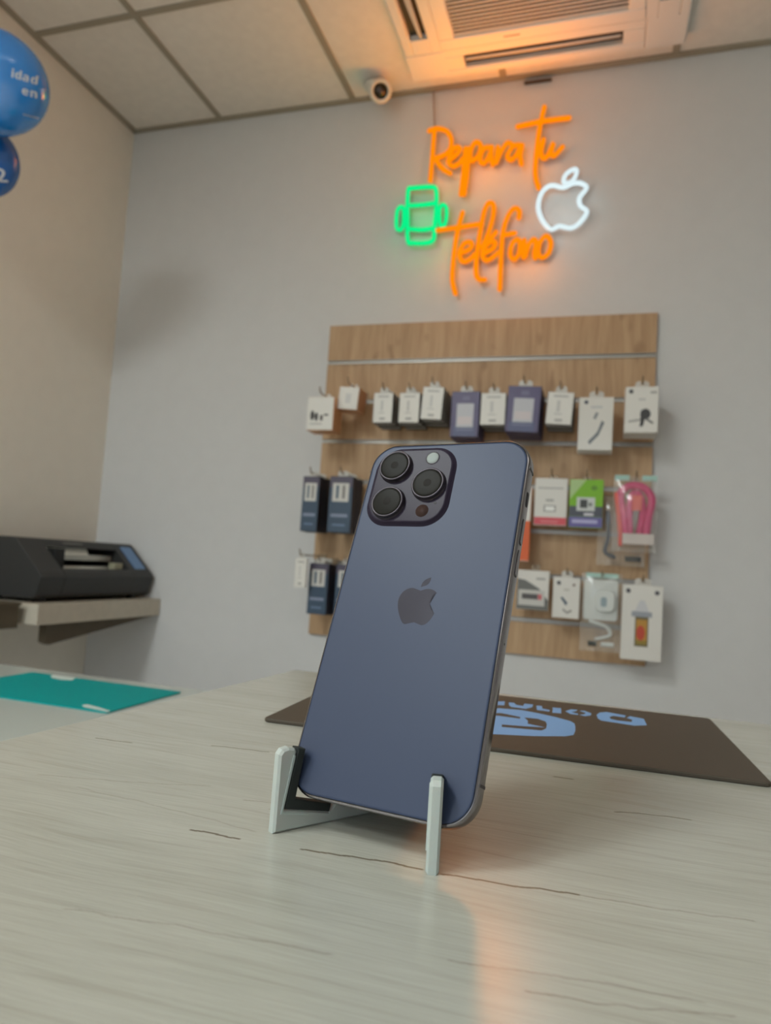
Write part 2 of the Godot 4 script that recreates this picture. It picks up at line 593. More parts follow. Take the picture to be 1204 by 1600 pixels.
# ------------------------------------------------------------------ room
func build_room() -> void:
	var wall_paint := spread(speckle(rgb(214, 214, 213), 0.012, 41), 2.0, 0.75)
	var warm_paint := spread(speckle(rgb(238, 232, 220), 0.012, 43), 2.0, 0.75)
	var x1 := 3.0
	var z1 := 2.9
	var f := structure("floor")
	var tile_mat := spread(speckle(rgb(208, 206, 200), 0.05, 51, 0.1), 1.2, 0.35)
	part(f, "slab", block(Vector3(x1 - LEFT_X + 0.4, 0.2, z1 - WALL_Z + 0.4), 0.0), tile_mat, Vector3((x1 + LEFT_X) / 2, -0.1, (z1 + WALL_Z) / 2))
	var wb := structure("wall_back")
	part(wb, "plaster", block(Vector3(x1 - LEFT_X + 0.4, 3.2, 0.2), 0.0), wall_paint, Vector3((x1 + LEFT_X) / 2, 1.6, WALL_Z - 0.1))
	var wl := structure("wall_left")
	part(wl, "plaster", block(Vector3(0.2, 3.2, z1 - WALL_Z), 0.0), warm_paint, Vector3(LEFT_X - 0.1, 1.6, (z1 + WALL_Z) / 2))
	var wr := structure("wall_right")
	part(wr, "plaster", block(Vector3(0.2, 3.2, z1 - WALL_Z), 0.0), wall_paint, Vector3(x1 + 0.1, 1.6, (z1 + WALL_Z) / 2))
	# the shop front behind the viewer: a wall with one wide window
	var wf := structure("wall_front")
	var wx0 := -2.0
	var wx1 := 0.5
	part(wf, "plaster", block(Vector3(wx0 - LEFT_X + 0.2, 3.2, 0.2), 0.0), wall_paint, Vector3((wx0 + LEFT_X - 0.2) / 2, 1.6, z1 + 0.1))
	part(wf, "plaster", block(Vector3(x1 - wx1 + 0.2, 3.2, 0.2), 0.0), wall_paint, Vector3((x1 + wx1 + 0.2) / 2, 1.6, z1 + 0.1))
	part(wf, "plaster", block(Vector3(wx1 - wx0, 0.7, 0.2), 0.0), wall_paint, Vector3((wx0 + wx1) / 2, 2.85, z1 + 0.1))
	part(wf, "plaster", block(Vector3(wx1 - wx0, 0.3, 0.2), 0.0), wall_paint, Vector3((wx0 + wx1) / 2, 0.15, z1 + 0.1))
	var win := structure("window_1")
	var frame := paint(rgb(210, 210, 208), 0.4)
	for x in [wx0 + 0.03, (wx0 + wx1) / 2, wx1 - 0.03]:
		part(win, "window_frame", block(Vector3(0.06, 2.2, 0.06)), frame, Vector3(x, 1.4, z1 + 0.08))
	for y in [0.33, 2.47]:
		part(win, "window_frame", block(Vector3(wx1 - wx0, 0.06, 0.06)), frame, Vector3((wx0 + wx1) / 2, y, z1 + 0.08))
	for k in [-1, 1]:
		part(win, "pane", block(Vector3((wx1 - wx0) / 2 - 0.08, 2.08, 0.008), 0.0), pane(Color(0.95, 1, 1), 0.06), Vector3((wx0 + wx1) / 2 + k * (wx1 - wx0) / 4, 1.4, z1 + 0.08))

	# suspended ceiling: tiles lying on a T-bar grid
	var c := structure("ceiling")
	part(c, "slab", block(Vector3(x1 - LEFT_X + 0.4, 0.2, z1 - WALL_Z + 0.4), 0.0), wall_paint, Vector3((x1 + LEFT_X) / 2, CEIL + 0.15, (z1 + WALL_Z) / 2))
	var tile := spread(speckle(rgb(232, 227, 217), 0.03, 61, 0.6), 3.0, 0.9)
	var bar := paint(rgb(160, 152, 134), 0.6)
	var xs := [LEFT_X, -1.62, -1.02, -0.42, 0.18, 0.78, 1.38, 1.98, 2.58, x1]
	var zs := [WALL_Z, -1.925, -1.325, -0.725, -0.125, 0.475, 1.075, 1.675, 2.275, z1]
	var lamps := [Vector2i(1, 5), Vector2i(4, 5), Vector2i(1, 7), Vector2i(4, 7)]
	var panel_no := 0
	for i in xs.size() - 1:
		for j in zs.size() - 1:
			var w: float = xs[i + 1] - xs[i]
			var d: float = zs[j + 1] - zs[j]
			var mid := Vector3((xs[i] + xs[i + 1]) / 2, CEIL, (zs[j] + zs[j + 1]) / 2)
			if Vector2i(i, j) in lamps:
				var where := "front" if j == 7 else "rear"
				var l := thing("ceiling_light", "square white LED ceiling panel, %s pair, towards the %s wall" % [where, "left" if i == 1 else "right"], "ceiling light", mid, "LED ceiling panels")
				panel_no += 1
				part(l, "frame", block(Vector3(w - 0.006, 0.014, d - 0.006)), paint(rgb(235, 235, 232), 0.4), Vector3(0, 0.006, 0))
				part(l, "diffuser", block(Vector3(w - 0.05, 0.004, d - 0.05), 0.001), glow(Color(1.0, 0.97, 0.9), 1.5), Vector3(0, -0.003, 0))
				var a := AreaLight3D.new()
				a.name = "light"
				a.area_size = Vector2(w - 0.05, d - 0.05)
				a.light_color = Color(0.97, 1.0, 1.0)
				a.light_energy = 4.0 if i == 1 else 0.3
				a.area_range = 20.0
				a.area_attenuation = 2.0
				a.shadow_enabled = true
				a.transform = Transform3D(Basis(Vector3.RIGHT, -PI / 2), Vector3(0, -0.008, 0))
				l.add_child(a)
			else:
				part(c, "tile", block(Vector3(w - 0.02, 0.012, d - 0.02), 0.004), tile, mid + Vector3(0, 0.004, 0))
	for i in range(1, xs.size() - 1):
		part(c, "tee_bar", block(Vector3(0.024, 0.008, z1 - WALL_Z), 0.001), bar, Vector3(xs[i], CEIL - 0.003, (z1 + WALL_Z) / 2))
	for j in range(1, zs.size() - 1):
		part(c, "tee_bar", block(Vector3(x1 - LEFT_X, 0.007, 0.024), 0.001), bar, Vector3((x1 + LEFT_X) / 2, CEIL - 0.0025, zs[j]))
	var t1 := structure("trim_1")
	part(t1, "angle", block(Vector3(x1 - LEFT_X, 0.014, 0.022), 0.001), bar, Vector3((x1 + LEFT_X) / 2, CEIL - 0.004, WALL_Z + 0.011))
	var t2 := structure("trim_2")
	part(t2, "angle", block(Vector3(0.022, 0.014, z1 - WALL_Z), 0.001), bar, Vector3(LEFT_X + 0.011, CEIL - 0.004, (z1 + WALL_Z) / 2))

# ------------------------------------------------------------------ counter and mat
func flat_at(y: float) -> Transform3D:
	# local x, y lie on a level surface (y runs away from the viewer), local z is up
	return Transform3D(Basis(Vector3.RIGHT, -PI / 2), Vector3(0, y, 0))

func build_counter() -> void:
	var o := thing("shop_counter", "counter with pale whitewashed wood-grain laminate top, carrying the phone", "counter")
	var top := textured(laminate(), 0.22, 0.55)
	var outline := PackedVector2Array([Vector2(-0.272, 0.622), Vector2(-0.345, -0.35), Vector2(0.95, -0.35), Vector2(0.95, 0.622)])
	var m := prism(outline, -0.03, 0.0, 0.0012, false, Rect2(TEX_AT.x, -TEX_AT.y - TEX_SIZE, TEX_SIZE, TEX_SIZE))
	var p := part(o, "worktop", m, top)
	p.transform = flat_at(TOP)
	var side := paint(rgb(205, 200, 188), 0.5)
	part(o, "body", block(Vector3(1.16, TOP - 0.09, 0.86)), side, Vector3(0.33, (TOP - 0.03 + 0.06) / 2, -0.14))
	part(o, "plinth", block(Vector3(1.1, 0.06, 0.8)), paint(rgb(70, 68, 66), 0.6), Vector3(0.33, 0.03, -0.14))

	# black desk mat with a pale blue print, facing the far side of the counter
	var a := on_level(410, 1128, TOP)
	var b := on_level(1208, 1232, TOP)
	var c := on_level(1105, 1127, TOP)
	var ax := (b - a).normalized()
	var wide := a.distance_to(b)
	var az := Vector3.UP.cross(ax).normalized()   # away from the viewer
	if az.z > 0.0:
		az = -az
	var deep := (c - b).dot(az)
	var mat_no := thing("desk_mat", "black textured desk mat with pale blue print lying behind the phone", "desk mat", a + ax * wide / 2 + az * deep / 2)
	var img := Image.create(1024, 640, false, Image.FORMAT_RGB8)
	img.fill(rgb(70, 63, 54))
	for y in 640:
		for x in 1024:
			if (x + y) % 6 < 2:
				img.set_pixel(x, y, rgb(80, 73, 63))
	var blue := rgb(118, 158, 204)
	var ground := rgb(72, 65, 56)
	var draw := func(px: Array, col: Color) -> void:
		var pts := []
		for q: Array in px:
			var w := on_level(770.0 + q[0] * 0.21595, 1080.0 + q[1] * 0.21595, TOP) - a
			pts.append([w.dot(ax) / wide, 1.0 - w.dot(az) / deep])
		shape(img, pts, col)
	# emblem and lettering, as far as the phone leaves them in view
	draw.call([[-260, 300], [-200, 200], [-60, 150], [45, 148], [200, 160], [330, 185], [450, 212], [560, 243], [590, 262], [595, 310], [580, 345], [520, 355], [300, 354], [100, 345], [-100, 335], [-240, 325]], blue)
	draw.call([[-60, 180], [60, 184], [195, 212], [190, 224], [40, 204], [-60, 200]], ground)
	draw.call([[225, 216], [320, 225], [378, 245], [388, 268], [380, 298], [350, 312], [62, 286], [62, 268], [240, 282], [378, 290], [250, 262], [250, 240]], ground)
	draw.call([[748, 195], [770, 178], [820, 174], [960, 200], [950, 215], [870, 203], [840, 212], [850, 225], [895, 236], [1000, 248], [1005, 232], [965, 218], [990, 205], [1090, 225], [1112, 272], [1020, 275], [900, 256], [780, 238], [755, 222]], blue)
	draw.call([[520, 170], [560, 155], [610, 158], [600, 168], [565, 175], [615, 188], [612, 196], [560, 190]], blue)
	draw.call([[620, 166], [660, 165], [710, 185], [705, 200], [665, 206], [622, 196], [660, 190], [668, 180]], blue)
	draw.call([[430, 142], [490, 146], [492, 185], [428, 180]], blue)
	draw.call([[312, 128], [352, 130], [356, 150], [410, 160], [405, 172], [315, 160]], blue)
	draw.call([[112, 104], [150, 106], [165, 122], [215, 130], [225, 112], [290, 120], [285, 138], [235, 152], [130, 138], [115, 128]], blue)
	draw.call([[20, 98], [84, 96], [80, 126], [24, 124]], blue)
	var mm := textured(img, 0.55, 0.3)
	var m2 := prism(round_rect(wide, deep, 0.004, 4), 0.0, 0.0025, 0.0006)
	var mp := part(mat_no, "sheet", m2, mm)
	mp.basis = Basis(ax, az, Vector3.UP)

# ------------------------------------------------------------------ lower desk on the left
func build_desk() -> void:
	var y := 0.74
	var o := thing("office_desk", "glossy white desk lower than the counter, under the teal mat", "desk")
	var white := paint(rgb(184, 193, 188), 0.22)
	var legs := paint(rgb(170, 172, 172), 0.4, 0.6)
	var far_z := -1.455
	part(o, "desktop", block(Vector3(1.55, 0.025, 0.78), 0.003), white, Vector3(-1.24, y - 0.0125, far_z + 0.39))
	for sx in [-0.72, 0.72]:
		for sz in [-0.34, 0.34]:
			part(o, "leg", block(Vector3(0.05, y - 0.025, 0.05), 0.003), legs, Vector3(-1.24 + sx, (y - 0.025) / 2, far_z + 0.39 + sz))
	var img := Image.create(512, 320, false, Image.FORMAT_RGB8)
	var teal := rgb(0, 150, 150)
	img.fill(teal)
	var pale := rgb(200, 214, 210)
	var a := Vector3(-1.29, 0, -1.145)
	var mark := func(px: Array) -> void:
		var pts := []
		for q: Array in px:
			var w := on_level(q[0], q[1], y) - a
			pts.append([w.x / 0.413, 1.0 + w.z / 0.25])
		shape(img, pts, pale)
	mark.call([[79, 1058], [86, 1055], [112, 1057], [118, 1061], [112, 1065], [95, 1064], [80, 1061]])
	mark.call([[122, 1060], [134, 1060], [133, 1062], [122, 1062]])
	mark.call([[128, 1104], [136, 1103], [152, 1107], [172, 1113], [168, 1115], [150, 1111], [130, 1107]])
	var t := thing("desk_mat", "teal mat with white marks lying flat on the white desk", "desk mat", Vector3(-1.29 + 0.2065, y, -1.145 - 0.125))
	var p := part(t, "sheet", prism(round_rect(0.413, 0.25, 0.006, 4), 0.0, 0.003, 0.0006), textured(img, 0.55, 0.2))
	p.basis = Basis(Vector3.RIGHT, -PI / 2)

# ------------------------------------------------------------------ slatted wall panel
const GROOVES := [0.765, 0.6105, 0.456, 0.3015, 0.147, -0.0075, -0.162]
const PANEL_X0 := -1.047
const PANEL_X1 := 0.152
const PANEL_T := 0.018
func build_slat_panel() -> void:
	var o := thing("slat_wall_panel", "square oak-look slatted display panel with metal grooves on the back wall", "display panel", Vector3(0, CY, WALL_Z))
	var wood := textured(oak(), 0.5, 0.4)
	var strip := paint(rgb(168, 164, 158), 0.38, 0.8)
	var w := PANEL_X1 - PANEL_X0
	var xm := (PANEL_X0 + PANEL_X1) / 2
	var edges := [0.912]
	for g in GROOVES:
		edges.append(g)
	edges.append(-0.282)
	part(o, "backing", block(Vector3(w - 0.002, 1.19, 0.006), 0.0), paint(rgb(120, 96, 70), 0.7), Vector3(xm, 0.315, 0.003))
	var whole := Rect2(PANEL_X0, -0.282, w, 1.194)
	for i in edges.size() - 1:
		var hi: float = edges[i] - (0.008 if i > 0 else 0.0)
		var lo: float = edges[i + 1] + (0.008 if i < edges.size() - 2 else 0.0)
		var poly := PackedVector2Array([Vector2(PANEL_X0, lo), Vector2(PANEL_X1, lo), Vector2(PANEL_X1, hi), Vector2(PANEL_X0, hi)])
		part(o, "board", prism(poly, 0.006, PANEL_T, 0.001, false, whole), wood)
	for g: float in GROOVES:
		# aluminium insert: an upper and a lower lip round a dark slot
		var s := part(o, "groove_insert", block(Vector3(w - 0.004, 0.016, 0.003), 0.0005), strip, Vector3(xm, g, 0.009))
		part(s, "lip", block(Vector3(w - 0.004, 0.003, 0.010), 0.0008), strip, Vector3(0, 0.0065, 0.005))
		part(s, "lip", block(Vector3(w - 0.004, 0.004, 0.012), 0.0008), strip, Vector3(0, -0.006, 0.006))

# ------------------------------------------------------------------ ceiling cassette
func build_cassette() -> void:
	var at := Vector3(-0.268, CEIL - 0.006, -1.94)
	var o := thing("air_conditioner", "square white ceiling cassette air conditioner with slatted intake above the neon sign", "air conditioner", at)
	var white := paint(rgb(226, 225, 220), 0.45)
	var dark := paint(rgb(54, 53, 51), 0.6)
	var flap := paint(rgb(206, 205, 200), 0.5)
	var half := 0.4725
	var inner := 0.335
	# four rim pieces, each with a slot in it, round a lower middle frame
	for k in 4:
		var turn := Basis(Vector3.UP, PI / 2 * k)
		var slot_w := 0.27
		var z0 := 0.374
		var z1 := 0.437
		part(o, "rim", block(Vector3(half * 2 - 0.27, 0.03, half - z1), 0.005), white, turn * Vector3(0, -0.015, (half + z1) / 2), turn)
		part(o, "rim", block(Vector3(half * 2 - 0.27, 0.03, z0 - inner), 0.003), white, turn * Vector3(0, -0.015, (inner + z0) / 2), turn)
		part(o, "rim", block(Vector3(half - 0.135 - slot_w + 0.0, 0.03, z1 - z0), 0.002), white, turn * Vector3(-(half - 0.135 + slot_w) / 2, -0.015, (z0 + z1) / 2), turn)
		part(o, "rim", block(Vector3(half - 0.135 - slot_w + 0.0, 0.03, z1 - z0), 0.002), white, turn * Vector3((half - 0.135 + slot_w) / 2, -0.015, (z0 + z1) / 2), turn)
		part(o, "corner_cap", block(Vector3(0.135, 0.03, 0.135), 0.006), white, turn * Vector3(half - 0.0675, -0.0151, half - 0.0675), turn)
		part(o, "outlet", block(Vector3(slot_w * 2, 0.006, z1 - z0), 0.0), dark, turn * Vector3(0, -0.004, (z0 + z1) / 2), turn)
		# bowed flap, hinged at the inner side and hanging a little
		var arc := []
		for i in 13:
			var t := -1.0 + i / 6.0
			arc.append(Vector2(t * (slot_w - 0.008), -0.018 + 0.014 * (1.0 - t * t)))
		var poly := PackedVector2Array()
		for p: Vector2 in arc:
			poly.append(p + Vector2(0, 0.016))
		for i in 13:
			poly.append(Vector2(arc[12 - i].x, -0.014))
		part(o, "flap", prism(poly, -0.003, 0.003, 0.001), flap, turn * Vector3(0, -0.022, (z0 + z1) / 2 - 0.002), turn * Basis(Vector3.RIGHT, PI / 2 - 0.5))
	var mid := part(o, "intake_frame", block(Vector3(inner * 2, 0.012, inner * 2), 0.003), dark, Vector3(0, -0.008, 0))
	var g := 0.283
	for k in 4:
		var turn := Basis(Vector3.UP, PI / 2 * k)
		part(mid, "border", block(Vector3(inner * 2 - (0.0 if k % 2 == 0 else (inner - g) * 2), 0.026, inner - g), 0.004), white, turn * Vector3(0, -0.012, (inner + g) / 2), turn)
	for i in 34:
		var z := -g + (i + 0.5) * (2 * g / 34)
		part(mid, "slat", block(Vector3(g * 2, 0.004, 0.0068), 0.001), white, Vector3(0, -0.016, z), Basis(Vector3.RIGHT, 0.3))
	part(o, "sensor_mark", block(Vector3(0.055, 0.001, 0.006), 0.0), paint(rgb(150, 149, 146), 0.5), Vector3(-0.09, -0.0335, -0.31))

# ------------------------------------------------------------------ neon sign
func build_neon() -> void:
	var z := WALL_Z + 0.032
	var origin := Vector3(-0.42, CY + 1.05, WALL_Z)
	var o := thing("neon_sign", "wall neon sign with orange handwritten words, a green and a white outline emblem", "neon sign", origin)
	var orange := glow(Color(1.0, 0.535, 0.0), 1.12)
	var green := glow(Color(0.0, 0.97, 0.56), 1.0)
	var white := glow(Color(0.9, 0.98, 1.0), 1.0)
	var housing := {orange: paint(rgb(214, 110, 10), 0.6), green: paint(rgb(20, 170, 110), 0.6), white: paint(rgb(190, 196, 196), 0.6)}
	var stroke := func(px: Array, closed: bool, mat: Material, called: String, r: float, k: float, at: Vector2) -> void:
		var pts := []
		for q: Array in px:
			pts.append(on_wall(at.x + q[0] * k, at.y + q[1] * k, z) - origin)
		var line := smooth_line(pts, closed, 4)
		var t := part(o, called, tube(line, r, 8, closed), mat)
		# opaque channel that carries the tube and shades the wall behind it
		for i in line.size():
			line[i] += Vector3(0, 0, -0.009)
		part(t, "channel", tube(line, r * 0.62, 8, closed), housing[mat])
	var k1 := 0.20764
	var o1 := Vector2(660, 150)
	for s: Array in [
			[[88, 265], [75, 430], [58, 635]], [[50, 262], [110, 245], [180, 265], [215, 325], [205, 400], [160, 445], [105, 465]], [[105, 490], [145, 545], [205, 580]],
			[[208, 478], [265, 430], [280, 392], [245, 388], [208, 440], [195, 500], [225, 530], [270, 510], [302, 470]],
			[[345, 395], [335, 560], [312, 740]], [[322, 395], [308, 560], [288, 740]], [[355, 470], [365, 400], [395, 350], [430, 358], [435, 400], [410, 460], [370, 490]],
			[[512, 385], [465, 392], [435, 450], [440, 505], [480, 490], [518, 405]], [[520, 385], [515, 460], [528, 515]],
			[[565, 385], [560, 440], [555, 500]], [[562, 480], [600, 400], [640, 352], [680, 372]],
			[[730, 368], [680, 378], [640, 440], [650, 480], [690, 465], [732, 390]], [[747, 372], [733, 450], [742, 512]],
			[[915, 85], [880, 240], [855, 440], [848, 600], [872, 692]], [[715, 230], [900, 190], [1100, 165]],
			[[910, 330], [890, 420], [905, 468], [940, 450], [985, 355], [965, 425], [990, 450], [1050, 385]]]:
		stroke.call(s, false, orange, "letter_tube", 0.0092, k1, o1)
	var k2 := 0.16611
	var o2 := Vector2(680, 300)
	for s: Array in [
			[[255, 195], [205, 380], [170, 620], [158, 830], [188, 955]], [[20, 362], [200, 335], [420, 300]],
			[[235, 575], [320, 540], [342, 490], [318, 468], [265, 490], [225, 570], [240, 640], [275, 658], [330, 630], [362, 590]],
			[[440, 520], [500, 380], [545, 210], [543, 118], [500, 105], [460, 180], [425, 350], [388, 600], [382, 770], [415, 822], [462, 825]],
			[[455, 580], [545, 530], [562, 475], [520, 465], [470, 510], [442, 590], [470, 642], [520, 630], [590, 570]], [[522, 440], [568, 378]],
			[[785, 242], [788, 180], [755, 152], [710, 180], [660, 280], [630, 420], [615, 650], [605, 915]], [[660, 402], [745, 386]],
			[[835, 455], [832, 540], [828, 615]], [[842, 605], [880, 490], [928, 442], [945, 490], [932, 570], [938, 622]]]:
		stroke.call(s, false, orange, "letter_tube", 0.0092, k2, o2)
	for s: Array in [[[768, 445], [720, 490], [702, 590], [740, 636], [785, 580], [795, 480]], [[1045, 412], [985, 470], [965, 570], [1000, 618], [1060, 580], [1085, 480]]]:
		stroke.call(s, true, orange, "letter_tube", 0.0092, k2, o2)
	# white fruit outline with its leaf
	var k3 := 0.31561
	var o3 := Vector2(580, 140)
	stroke.call([[948, 484], [890, 474], [845, 508], [825, 580], [846, 648], [888, 692], [930, 676], [985, 686], [1030, 660], [1066, 605], [1034, 575], [1030, 535], [1064, 488], [1040, 465], [1000, 463]], true, white, "emblem_tube", 0.0085, k3, o3)
	stroke.call([[952, 458], [962, 420], [998, 396], [1015, 400], [1008, 432], [982, 460]], true, white, "emblem_tube", 0.008, k3, o3)
	# green emblem: a plain handset outline between two short loops
	stroke.call([[182, 500], [200, 488], [290, 482], [318, 492], [322, 560], [312, 690], [298, 752], [205, 760], [180, 745], [178, 620]], true, green, "emblem_tube", 0.0085, k3, o3)
	stroke.call([[195, 574], [260, 570], [315, 562]], false, green, "emblem_tube", 0.0085, k3, o3)
	stroke.call([[188, 690], [250, 694], [306, 686]], false, green, "emblem_tube", 0.0085, k3, o3)
	stroke.call([[150, 580], [128, 600], [124, 680], [145, 694], [160, 660], [160, 600]], true, green, "emblem_tube", 0.008, k3, o3)
	stroke.call([[352, 570], [338, 590], [338, 660], [356, 678], [370, 640], [370, 586]], true, green, "emblem_tube", 0.008, k3, o3)
	# spacers and the supply lead
	for q: Array in [[676, 232], [846, 186], [861, 356], [707, 425], [782, 410]]:
		var p := on_wall(q[0], q[1], WALL_Z + 0.01) - origin
		part(o, "spacer", prism(disc(0.006, 12), 0.0, 0.02), paint(rgb(190, 186, 180), 0.3, 0.8), Vector3(p.x, p.y, 0))
	var la := on_wall(677, 140, WALL_Z + 0.006) - origin
	var lb := on_wall(679, 200, WALL_Z + 0.02) - origin
	part(o, "supply_lead", tube(PackedVector3Array([la, la.lerp(lb, 0.7) + Vector3(0, 0, 0.002), lb]), 0.0022, 6), paint(rgb(150, 120, 92), 0.5))
	# the tubes' light, thrown from the face of each line of writing and each emblem
	for q: Array in [[775, 235, 0.50, 0.16, 0], [775, 390, 0.36, 0.16, 0], [657, 338, 0.16, 0.20, 1], [879, 318, 0.17, 0.20, 2]]:
		var l := AreaLight3D.new()
		l.name = "tube_light"
		l.area_size = Vector2(q[2], q[3])
		l.light_color = [Color(1.0, 0.54, 0.0), Color(0.05, 1.0, 0.5), Color(0.9, 0.98, 1.0)][q[4]]
		l.light_energy = [0.24, 0.03, 0.03][q[4]]
		l.area_range = 12.0
		l.area_attenuation = 2.0
		l.shadow_enabled = true
		o.add_child(l, true)
		l.transform = Transform3D(Basis(Vector3.UP, PI) * Basis(Vector3.RIGHT, 0.35), on_wall(q[0], q[1], WALL_Z + 0.06) - origin)

	for q: Array in [[695, 240, 0], [750, 250, 0], [835, 225, 0], [715, 390, 0], [765, 380, 0], [830, 395, 0], [657, 338, 1], [879, 318, 2]]:
		var l := OmniLight3D.new()
		l.name = "tube_glow"
		l.light_color = [Color(1.0, 0.56, 0.0), Color(0.05, 1.0, 0.5), Color(0.9, 0.98, 1.0)][q[2]]
		l.light_energy = [0.0075, 0.005, 0.0035][q[2]]
		l.light_size = 0.02
		l.omni_range = 8.0
		l.omni_attenuation = 2.0
		l.shadow_enabled = true
		o.add_child(l, true)
		l.position = on_wall(q[0], q[1], WALL_Z + 0.11) - origin

	var clip_at := on_wall(840, 127, WALL_Z + 0.01)
	var clip := thing("cable_cover", "short dark cable cover at the top of the back wall, above the neon sign", "cable cover", clip_at)
	part(clip, "strip", block(Vector3(0.10, 0.007, 0.016), 0.002), paint(rgb(70, 58, 46), 0.6))

# ------------------------------------------------------------------ phone stand
const ST_O := Vector3(-0.07671, 0.0, -0.25442)
const ST_X := Vector3(0.98337736, 0, 0.18157358)
const ST_Z := Vector3(-0.18157358, 0, 0.98337736)
func build_stand() -> void:
	var o := thing("phone_stand", "small white plastic two-plate phone stand with black rubber pads", "phone stand", ST_O + Vector3(0, TOP, 0))
	var white := paint(rgb(174, 182, 177), 0.4)
	white.subsurf_scatter_enabled = true
	white.subsurf_scatter_strength = 0.08
	var rubber := paint(rgb(30, 36, 35), 0.75)
	# profile: s runs away from the viewer along the plate, y up (metres)
	var profile := PackedVector2Array()
	for p in [[0.0, 0.0], [0.0465, 0.0], [0.062, 0.003], [0.074, 0.0], [0.086, 0.0], [0.060, 0.040], [0.052, 0.046], [0.044, 0.046], [0.0295, 0.009], [0.0251, 0.0045], [0.0041, 0.0088], [0.0082, 0.0298], [0.0072, 0.0312], [0.0045, 0.0318], [0.0018, 0.0312], [0.0004, 0.0294]]:
		profile.append(Vector2(p[0], p[1]))
	var pad := PackedVector2Array([Vector2(0.0041, 0.0088), Vector2(0.0251, 0.0045), Vector2(0.0258, 0.0075), Vector2(0.0088, 0.0119), Vector2(0.0118, 0.0306), Vector2(0.0084, 0.0313)])
	var back_pad := PackedVector2Array([Vector2(0.0295, 0.012), Vector2(0.0440, 0.046), Vector2(0.0425, 0.0465), Vector2(0.0278, 0.0125)])
	# recessed panel on the plate's flank shows as a raised border
	var plates := [
		[Vector3(-0.0369, 0, 0.0083), Vector3(0.4106, 0, -0.9118), 1.0],
		[Vector3(0.0250, 0, 0.0056), Vector3(-0.372, 0, -0.928), -1.0]]
	for q: Array in plates:
		var at: Vector3 = ST_X * q[0].x + ST_Z * q[0].z
		var dir: Vector3 = (ST_X * q[1].x + ST_Z * q[1].z).normalized()
		var basis_q := Basis(dir, Vector3.UP, dir.cross(Vector3.UP))
		# inner flank of each plate lies at local z = 0
		var out: float = -1.0 if q[2] > 0.0 else 1.0
		var lo := -0.0046 if out < 0.0 else 0.0
		var hi := 0.0 if out < 0.0 else 0.0046
		var plate := part(o, "side_plate", prism(profile, lo, hi, 0.0009), white, at, basis_q)
		part(plate, "rubber_pad", prism(pad, lo + 0.0001, hi + 0.0003 if out < 0.0 else hi - 0.0001, 0.0004), rubber)
		part(plate, "rubber_pad", prism(back_pad, lo + 0.0004, hi - 0.0004, 0.0003), rubber)
		var border := PackedVector2Array([Vector2(0.0064, 0.0290), Vector2(0.0074, 0.0285), Vector2(0.0034, 0.0078), Vector2(0.0150, 0.0054), Vector2(0.0148, 0.0046), Vector2(0.0024, 0.0071)])
		part(plate, "rib", prism(border, hi - 0.0002 if out < 0.0 else lo - 0.0004, hi + 0.0004 if out < 0.0 else lo + 0.0002, 0.0001), white)

# ------------------------------------------------------------------ phone
const PH_X := Vector3(0.98322149, 0.01780415, 0.1815448)
const PH_Y := Vector3(0.05290297, 0.92462242, -0.37719314)
const PH_Z := Vector3(-0.174576, 0.38046866, 0.90816674)
const PH_O := Vector3(-0.07671035, -0.091027, -0.25442285)
func on_phone(u: float, v: float, k := 0.0) -> Vector2:
	var d := pixel_ray(u, v)
	var p := d * ((PH_O.dot(PH_Z) + k) / d.dot(PH_Z)) - PH_O
	return Vector2(p.dot(PH_X), p.dot(PH_Y))

